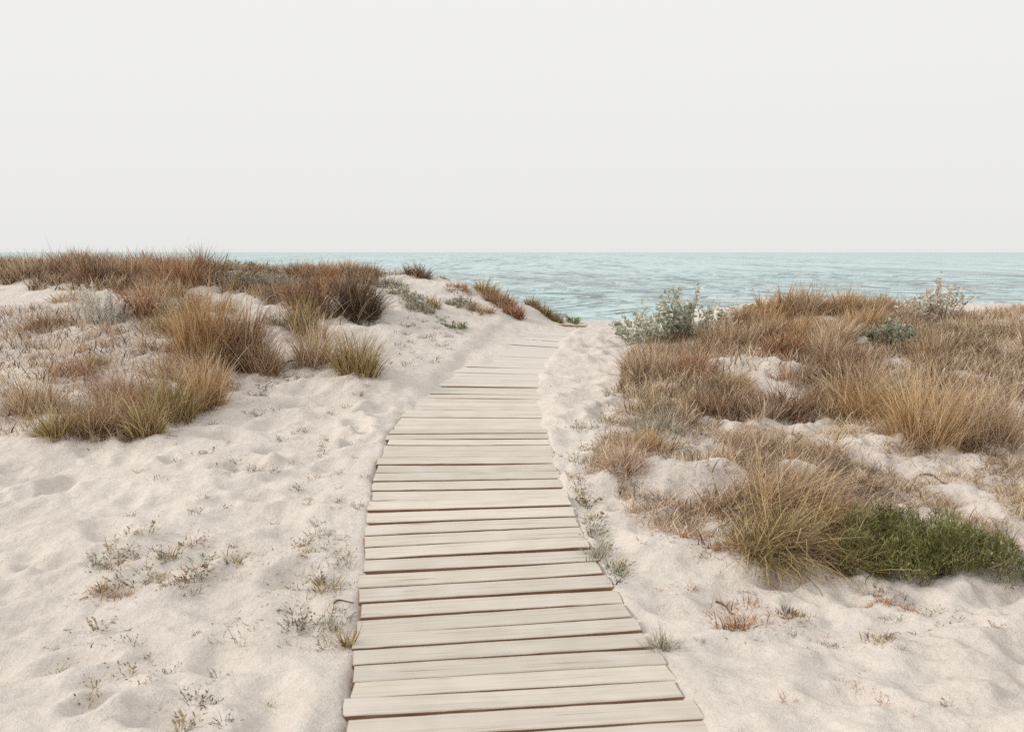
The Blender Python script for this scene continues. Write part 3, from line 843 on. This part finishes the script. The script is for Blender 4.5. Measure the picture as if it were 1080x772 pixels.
tussock('small orange tuft at the near foot of the sand hump', 722, 568, 22, 10, 'rust', 150, None, None, spread=.8, jit=.3)
tussock('pale straw sprays left of the bare sand hump', 662, 508, 40, 40, 'pink', 330, 'pink', None, spread=.5, jit=.22)
tussock('pink-brown dry mat beside the boardwalk edge', 640, 494, 44, 18, 'pink', 420, 'brown', None, spread=.8, jit=.4)
tussock('yellowish pale grass behind the sand hump', 684, 482, 50, 40, 'gold', 340, 'pink', None, spread=.4, jit=.2)
tussock('pale green-straw thin grass in front of the olive wiry growth', 700, 462, 60, 40, 'grey', 420, 'pink', None, spread=.4, jit=.2)
tussock('wispy pale straw tuft on the sand shelf under the twiggy purple-brown growth', 790, 478, 60, 36, 'pink', 420, 'straw', 'straw', spread=.5, jit=.3)
tussock('wispy straw tuft on the shelf just right of the combed tussock top', 868, 490, 60, 40, 'straw', 420, 'pink', None, spread=.5, jit=.35)
tussock('grey speckled low growth on the sandy shelf left of the tall golden tussock', 910, 502, 60, 22, 'grey', 360, 'pink', None, spread=.7, jit=.4)
tussock('short straw tufts at the foot of the tall golden tussock', 962, 486, 50, 28, 'straw', 380, 'pink', None, spread=.7, jit=.35)
tussock('rusty straw wisps left of the big flattened tussock on open sand', 770, 584, 40, 26, 'rust', 220, 'pink', None, spread=.7, jit=.35)
g_root = root_at('green_bush', 1004, 622, .30)
tag(g_root, 'dense low green bush spreading over the sand at the right', 'bush')


def bush_fill(root, lobes, n):
    ox, oy, oz = root.location
    g = Geo(); gs = Geo()
    for lx, ly, rx, ry, hh, share in lobes:
        m = int(n * share)
        p, r, a = disc(m, rx, ry, .5)
        r = np.clip(r, 0, .9)
        p = p + np.array([lx, ly])
        wx, wy = p[:, 0] + ox, p[:, 1] + oy
        lump = 1 + .55 * perlin(wx * 6, wy * 6, 61) + .4 * perlin(wx * 15, wy * 15, 62)
        top = hh * np.sqrt(np.clip(1 - r ** 2, 0.03, 1)) * np.clip(lump, .3, 1.7)
        z = H(wx, wy) - oz + top * rng.uniform(.02, 1.0, m) ** .55
        t = np.clip(rng.normal(.5, .26, m) + .5 * perlin(wx * 8, wy * 8, 63), 0, 1)
        half = m * 2 // 3
        strips(g, np.column_stack([p, z])[:half], rng.uniform(0, 2 * np.pi, half), np.abs(rng.normal(.7, .5, half)), rng.uniform(.02, .075, half), rng.uniform(0, 1., half), rng.uniform(.002, .0045, half), t[:half], 3, .3)
        q = m - half
        leaves(g, np.column_stack([p, z])[half:], rng.uniform(0, 2 * np.pi, q), rng.uniform(.2, 1.6, q), rng.uniform(.012, .028, q), rng.uniform(.004, .009, q), t[half:])
        k = int(420 * share)
        p, r, a = disc(k, rx * .9, ry * .9, .5)
        p = p + np.array([lx, ly])
        zz = H(p[:, 0] + ox, p[:, 1] + oy) - oz - .01
        strips(gs, np.column_stack([p, zz]), a, r * .8 + np.abs(rng.normal(0, .2, k)), hh * rng.uniform(.6, 1.35, k), rng.uniform(-.2, .6, k), np.full(k, .004), rng.uniform(0, .8, k), 5, .3)
    g.build('foliage', PAL['green'], root)
    gs.build('stems', PAL['twig'], root)


bush_fill(g_root, [(-.18, -.02,   .26, .24, .19, .32), (.08, .04, .28, .26, .24, .40), (.30, .0, .22, .24, .20, .20), (-.36, -.08, .16, .15, .11, .08)], 21000)
tussock('brown dead fringe hanging from the front of the green bush', 940, 632, 70, 14, 'brown', 380, 'rust', None, name='dead_clump', cat='dead plant', spread=1., jit=.5, depth=.3)
tussock('olive blades between the flattened tussock and the green bush', 900, 604, 50, 42, 'olive', 700, 'dark', None, spread=.6, lean=(.3, -.1), jit=.3)

# ground cover nobody could count
cover('dune_grass', 'matted dry grass cover over the crest of the left dune', [(-240, 303), (-240, 276), (100, 278), (240, 285), (400, 290), (395, 306), (320, 326), (250, 308), (200, 318)], 58000, 'mixed', .17, -.06, .0068)
cover('dune_grass', 'thin pale grass cover on the front slope of the left dune', [(-240, 455), (-240, 330), (170, 325), (290, 345), (240, 400), (190, 440), (120, 466)], 18000, 'mixed', .14, .0, .0048, tint=(.3, 1.0))
cover('dune_grass', 'matted dry grass cover over the right dune', [(640, 432), (668, 364), (760, 343), (850, 323), (930, 326), (1330, 372), (1330, 470), (960, 448), (880, 452), (700, 446)], 140000, 'mixed', .16, -.14, .0055, lean=(.1, 0))
cover('dune_grass', 'pale dry grass cover round the pale shrub of the right dune', [(930, 340), (930, 326), (1330, 328), (1330, 380), (960, 390)], 24000, 'straw', .13, .0, .005)
cover('dune_grass', 'sparse pale litter grass on the lower front of the right dune', [(615, 515), (640, 445), (760, 445), (900, 450), (1330, 470), (1330, 560), (900, 545), (780, 530), (740, 575), (690, 560)], 92000, 'mixed', .125, -.13, .0035, droop=1.2, jit=.6, tint=(.3, 1.0))
cover('dune_grass', 'tangled dead grass round the flattened tussock', [(770, 480), (860, 470), (930, 520), (930, 600), (860, 598), (770, 566), (740, 540)], 15000, 'mixed', .15, -.2, .004, lean=(.5, -.2), droop=1.0, jit=.45)

# ------------------------------------------------------------------ small sprigs in the sand
PROTO = []
for v in range(7):
    g = Geo()
    n = int(rng.integers(9, 20))
    p, r, a = disc(n, .03, .03)
    pts = np.stack(strips(g, np.column_stack([p, np.full(n, -.01)]), a, rng.uniform(.2, 1.3, n), rng.uniform(.03, .09, n), rng.uniform(0, .9, n), np.full(n, .0035), rng.uniform(.0, .9, n), 4, .35), 1)
    q = int(n * rng.uniform(1.0, 2.6))
    w, j = rng.integers(0, n, q), rng.integers(1, 5, q)
    leaves(g, pts[w, j], a[w] + rng.normal(0, 1.0, q), rng.uniform(.4, 1.5, q), rng.uniform(.010, .024, q), rng.uniform(.004, .008, q), rng.uniform(.1, .9, q))
    PROTO.append(g)
MESH = {}


def sprig_mesh(v, pal):
    if (v, pal) not in MESH:
        g = PROTO[v]
        MESH[(v, pal)] = mesh_from('sand_sprig', np.concatenate(g.V), np.concatenate(g.F), PAL[pal], np.concatenate(g.T))
    return MESH[(v, pal)]


def sprigs(label, group, poly, n, pals, size=(.6, 1.5)):
    for x, y in poly_points(poly, n):
        if abs(x - float(line_x(y))) < .60:
            continue
        o = link('sand_sprig', sprig_mesh(int(rng.integers(0, 7)), pals[int(rng.integers(0, len(pals)))]), None, (x, y, float(H(x, y))))
        o.rotation_euler = (0, 0, rng.uniform(0, 6.28))
        o.scale = (rng.uniform(*size),) * 3
        tag(o, label, 'sprig', group)


sprigs('tiny dry sprig scattered on the trampled sand left of the boardwalk', 'sprigs on the trampled sand left of the boardwalk', [(110, 560), (150, 480), (250, 420), (390, 400), (430, 420), (370, 560), (250, 570)], 62, ['grey', 'twig', 'olive', 'brown'], (.35, .9))
sprigs('small grey-green sprig in the loose group at the near left of the boardwalk', 'sprigs in the near left sand', [(85, 615), (100, 575), (180, 562), (255, 575), (265, 610), (180, 625)], 46, ['grey', 'olive', 'grey', 'brown'], (.5, 1.2))
sprigs('tiny sprig hugging the left edge of the boardwalk', 'sprigs along the left boardwalk edge', [(300, 692), (310, 600), (325, 545), (376, 550), (370, 692)], 34, ['grey', 'olive', 'grey'], (.5, 1.1))
sprigs('small sprig on the sand slope between the left dune and the far boardwalk', 'sprigs on the slope above the far boardwalk', [(405, 385), (400, 345), (440, 330), (500, 345), (560, 350), (520, 365), (450, 395)], 60, ['sage', 'grey', 'grey', 'twig'], (.5, 1.3))
sprigs('small sprig crowding the right edge of the boardwalk', 'sprigs along the right boardwalk edge', [(598, 500), (612, 500), (660, 615), (645, 622)], 30, ['sage', 'grey', 'twig', 'olive'], (.6, 1.3))
sprigs('tiny dead sprig on the churned sand right of the boardwalk', 'sprigs on the sand right of the boardwalk', [(640, 560), (650, 500), (740, 560), (860, 610), (1000, 640), (1075, 660), (1060, 760), (760, 760), (700, 640)], 44, ['brown', 'grey', 'pink', 'pink'], (.25, .6))
sprigs('small grey sprig at the sandy foot of the right dune beside the path', 'sprigs at the path foot of the right dune', [(600, 490), (610, 430), (650, 400), (680, 440), (660, 490)], 46, ['grey', 'sage', 'pink', 'olive'], (.6, 1.4))
sprigs('tiny sprig at the bare hollow below the tall tussocks of the left dune', 'sprigs below the tall tussocks', [(225, 430), (240, 400), (300, 395), (320, 360), (300, 350), (345, 395), (300, 415)], 30, ['twig', 'grey', 'brown'], (.5, 1.2))
sprigs('small sprig in the sand at the very front of the scene left of the planks', 'sprigs at the very front', [(20, 765), (60, 660), (330, 660), (330, 765)], 30, ['grey', 'olive', 'twig'], (.4, 1.0))

# single small plants that can be picked out
tussock('olive sprig clump alone on the near sand left of the planks', 342, 624, 36, 28, 'olive', 130, 'grey', None, name='sand_plant', cat='plant', spread=.7, jit=.3)
tussock('grey-green sprig clump above the olive one, left of the planks', 332, 568, 28, 16, 'grey', 110, 'sage', None, name='sand_plant', cat='plant', spread=.8, jit=.35)
tussock('straw-coloured mat of dead grass at the near far left', 104, 636, 58, 22, 'straw', 520, 'rust', None, name='dead_clump', cat='dead plant', spread=1.1, jit=.5)
tussock('small brown tuft right of the straw-coloured mat', 160, 616, 22, 16, 'olive', 120, 'brown', None, name='sand_plant', cat='plant', spread=.8, jit=.3)
tussock('thin olive sprout above the small brown tuft', 172, 594, 24, 26, 'olive', 60, 'grey', None, name='sand_plant', cat='plant', spread=.6, jit=.3)
tussock('isolated pale sprout midway between mat and planks', 244, 596, 26, 22, 'olive', 90, 'grey', None, name='sand_plant', cat='plant', spread=.8, jit=.35)
tussock('brown withered sprout under the isolated pale sprout', 246, 612, 18, 10, 'brown', 70, None, None, name='sand_plant', cat='plant', spread=.9, jit=.4)
tussock('olive grass strip against the left plank ends at the bottom', 366, 684, 16, 30, 'olive', 90, 'grey', None, name='sand_plant', cat='plant', spread=.5, jit=.3)
tussock('grey-green sprays left of the bottom planks', 338, 672, 40, 22, 'grey', 130, 'sage', None, name='sand_plant', cat='plant', spread=.8, jit=.35)
tussock('green tuft at the right end of the bottom planks', 698, 688, 40, 26, 'grey', 220, 'sage', None, name='sand_plant', cat='plant', spread=.8, jit=.3)
tussock('dark dead sprig beside the right plank ends where two sections meet', 646, 622, 26, 18, 'dark', 120, 'twig', None, name='sand_plant', cat='plant', spread=1., jit=.4)
tussock('sage strip growing in the sand along the right plank ends', 628, 596, 20, 34, 'grey', 200, 'sage', None, name='sand_plant', cat='plant', spread=.7, jit=.3)
tussock('small olive tuft in the near right sand below the green bush', 930, 678, 40, 16, 'olive', 240, 'sage', None, name='sand_plant', cat='plant', spread=1., jit=.4)
tussock('flat green-brown weed left of the small olive tuft on the right sand', 850, 662, 44, 14, 'olive', 260, 'dark', None, name='sand_plant', cat='plant', spread=1.2, jit=.5)
tussock('reddish dead leaves under the right end of the green bush', 945, 644, 60, 16, 'rust', 420, 'dark', None, name='dead_clump', cat='dead plant', spread=1.2, jit=.5)
tussock('pinkish scatter of dead stems in the middle of the right sand', 800, 660, 90, 22, 'rust', 620, 'pink', None, name='dead_clump', cat='dead plant', spread=1.3, jit=.5, depth=1.2)
tussock('dark little weed at the left foot of the tall golden tussocks', 226, 424, 20, 15, 'dark', 130, 'twig', None, name='sand_plant', cat='plant', spread=.9, jit=.4)


tussock('orange-brown withered weed at the left end of the pinkish scatter of stems', 776, 666, 34, 26, 'rust', 320, 'twig', None, name='sand_plant', cat='plant', spread=1.1, jit=.5)
tussock('dark crumpled weed between the pinkish scatter and the flat green-brown weed', 832, 650, 28, 16, 'dark', 320, 'olive', None, name='sand_plant', cat='plant', spread=1.2, jit=.5)
tussock('grey withered weed at the lower end of the churned right sand', 878, 684, 30, 14, 'twig', 120, 'grey', None, name='sand_plant', cat='plant', spread=1.2, jit=.5)
tussock('rust-brown crumbs of dead weed under the sand ledge of the flattened tussock', 745, 590, 34, 12, 'rust', 200, 'dark', None, name='dead_clump', cat='dead plant', spread=1.2, jit=.5)

# ------------------------------------------------------------------ twigs and litter
def twig(label, px0, py0, px1, py1, r):
    a, b = np.array(hit(px0, py0)), np.array(hit(px1, py1))
    n, k = 9, 6
    V = []
    ax = (b - a)[:2]; ax = ax / np.linalg.norm(ax); nrm = np.array([-ax[1], ax[0]])
    for i in range(n):
        f = i / (n - 1)
        c = a * (1 - f) + b * f
        c[:2] += nrm * .02 * math.sin(f * 5.2)
        c[2] = float(H(c[0], c[1])) + r * .6
        rr = r * (1 - .6 * f)
        for j in range(k):
            t = 2 * math.pi * j / k
            V.append((c[0] + nrm[0] * rr * math.cos(t), c[1] + nrm[1] * rr * math.cos(t), c[2] + rr * math.sin(t)))
    F = [(i * k + j, i * k + (j + 1) % k, (i + 1) * k + (j + 1) % k, (i + 1) * k + j) for i in range(n - 1) for j in range(k)]
    V = np.array(V); o0 = V[0].copy()
    o = link('twig', mesh_from('twig', V - o0, np.array(F), PAL['twig'], np.full(len(V), rng.uniform(.2, .7))), None, tuple(o0))
    tag(o, label, 'twig')


twig('dry twig lying right of the olive-gold ball tussock', 384, 380, 402, 386, .012)
twig('dark twig in the bare hollow under the short straw tussock', 296, 386, 318, 383, .012)
twig('thin brown twig on the churned sand right of the bottom planks', 755, 636, 776, 648, .005)
twig('crooked twig on the bare sand below the tall golden tussock', 970, 502, 1000, 510, .008)
twig('short twig beside the plank ends of the front joint', 352, 638, 372, 634, .005)
twig('thin stick on the sand in front of the far left herbs', 82, 372, 108, 376, .009)

n = 5200
p = np.vstack([poly_points([(0, 470), (0, 330), (300, 350), (400, 390), (300, 420), (230, 450), (110, 485)], 1500), poly_points([(620, 520), (640, 440), (1075, 440), (1075, 660), (900, 690), (760, 690), (690, 600)], 2600),
               poly_points([(60, 690), (80, 560), (200, 550), (370, 560), (370, 690)], 600), poly_points([(400, 395), (400, 310), (560, 330), (590, 345), (470, 390)], 500)])
n = len(p)
m_ = perlin(p[:, 0] * 2.5, p[:, 1] * 2.5, 71) + .5 * perlin(p[:, 0] * 7, p[:, 1] * 7, 72)
p = p[(m_ > 0.02) & (np.abs(p[:, 0] - line_x(p[:, 1])) > .62)]
n = len(p)
g = Geo()
strips(g, np.column_stack([p, H(p[:, 0], p[:, 1]) + .003]), rng.uniform(0, 6.28, n), rng.uniform(1.25, 1.55, n), rng.uniform(.010, .04, n) * rng.uniform(.6, 1.4, n), rng.uniform(-.1, .5, n), rng.uniform(.002, .006, n), rng.uniform(0, 1, n), 3, .5)
tag(g.build('dead_leaf_litter', PAL['twig']), 'scattered dead leaf and stem litter on the sand', 'litter', kind='stuff')

# ------------------------------------------------------------------ light: overcast with a soft sun
SUN_EL, SUN_AZ = R(30), R(-98)          # from the left, a little behind the camera
world = bpy.data.worlds.new('World')
scene.world = world
world.use_nodes = True
nt = world.node_tree
nt.nodes.clear()
sky = N(nt, 'ShaderNodeTexSky', sky_type='NISHITA', sun_disc=False, sun_elevation=SUN_EL, sun_rotation=SUN_AZ, dust_density=4.0)
tc = N(nt, 'ShaderNodeTexCoord')
sp = N(nt, 'ShaderNodeSeparateXYZ'); L(nt, tc.outputs['Generated'], sp.inputs[0])
cloud = ramp(nt, sp.outputs['Z'], [(0.0, (.505, .505, .495)), (.05, (.52, .517, .507)), (.30, (.555, .55, .54)), (1.0, (.78, .775, .765))])
sc_ = N(nt, 'ShaderNodeVectorMath', operation='SCALE'); sc_.inputs['Scale'].default_value = 16.2
L(nt, cloud, sc_.inputs[0])
mxw = N(nt, 'ShaderNodeMix', data_type='RGBA'); mxw.inputs[0].default_value = .96
L(nt, sky.outputs[0], mxw.inputs[6]); L(nt, sc_.outputs[0], mxw.inputs[7])
bg = N(nt, 'ShaderNodeBackground', i_Strength=.1)
L(nt, mxw.outputs[2], bg.inputs['Color'])
wo = N(nt, 'ShaderNodeOutputWorld'); L(nt, bg.outputs[0], wo.inputs[0])

sl = bpy.data.lights.new('sun', 'SUN')
sl.energy = 2.4
sl.angle = R(16)
sl.color = (1, .95, .88)
so = link('sun', sl)
d = Vector((math.sin(SUN_AZ) * math.cos(SUN_EL), math.cos(SUN_AZ) * math.cos(SUN_EL), math.sin(SUN_EL)))
so.rotation_euler = (-d).to_track_quat('-Z', 'Y').to_euler()

# ------------------------------------------------------------------ camera and output
cam = bpy.data.cameras.new('camera')
cam.sensor_width = 36
cam.lens = FPX / 1080 * 36
cam.clip_end = 20000
cam.dof.use_dof = True
cam.dof.focus_distance = 8.5
cam.dof.aperture_fstop = 6.3
co = link('camera', cam)
co.location = (0, 0, EYE)
co.rotation_euler = (math.pi / 2 - PITCH, 0, 0)
scene.camera = co
scene.view_settings.view_transform = 'Standard'
scene.view_settings.look = 'None'
scene.view_settings.gamma = 1
scene.view_settings.exposure = .03
scene.view_settings.use_curve_mapping = False
scene.cycles.max_bounces = 8
scene.cycles.use_denoising = False
scene.cycles.use_adaptive_sampling = False
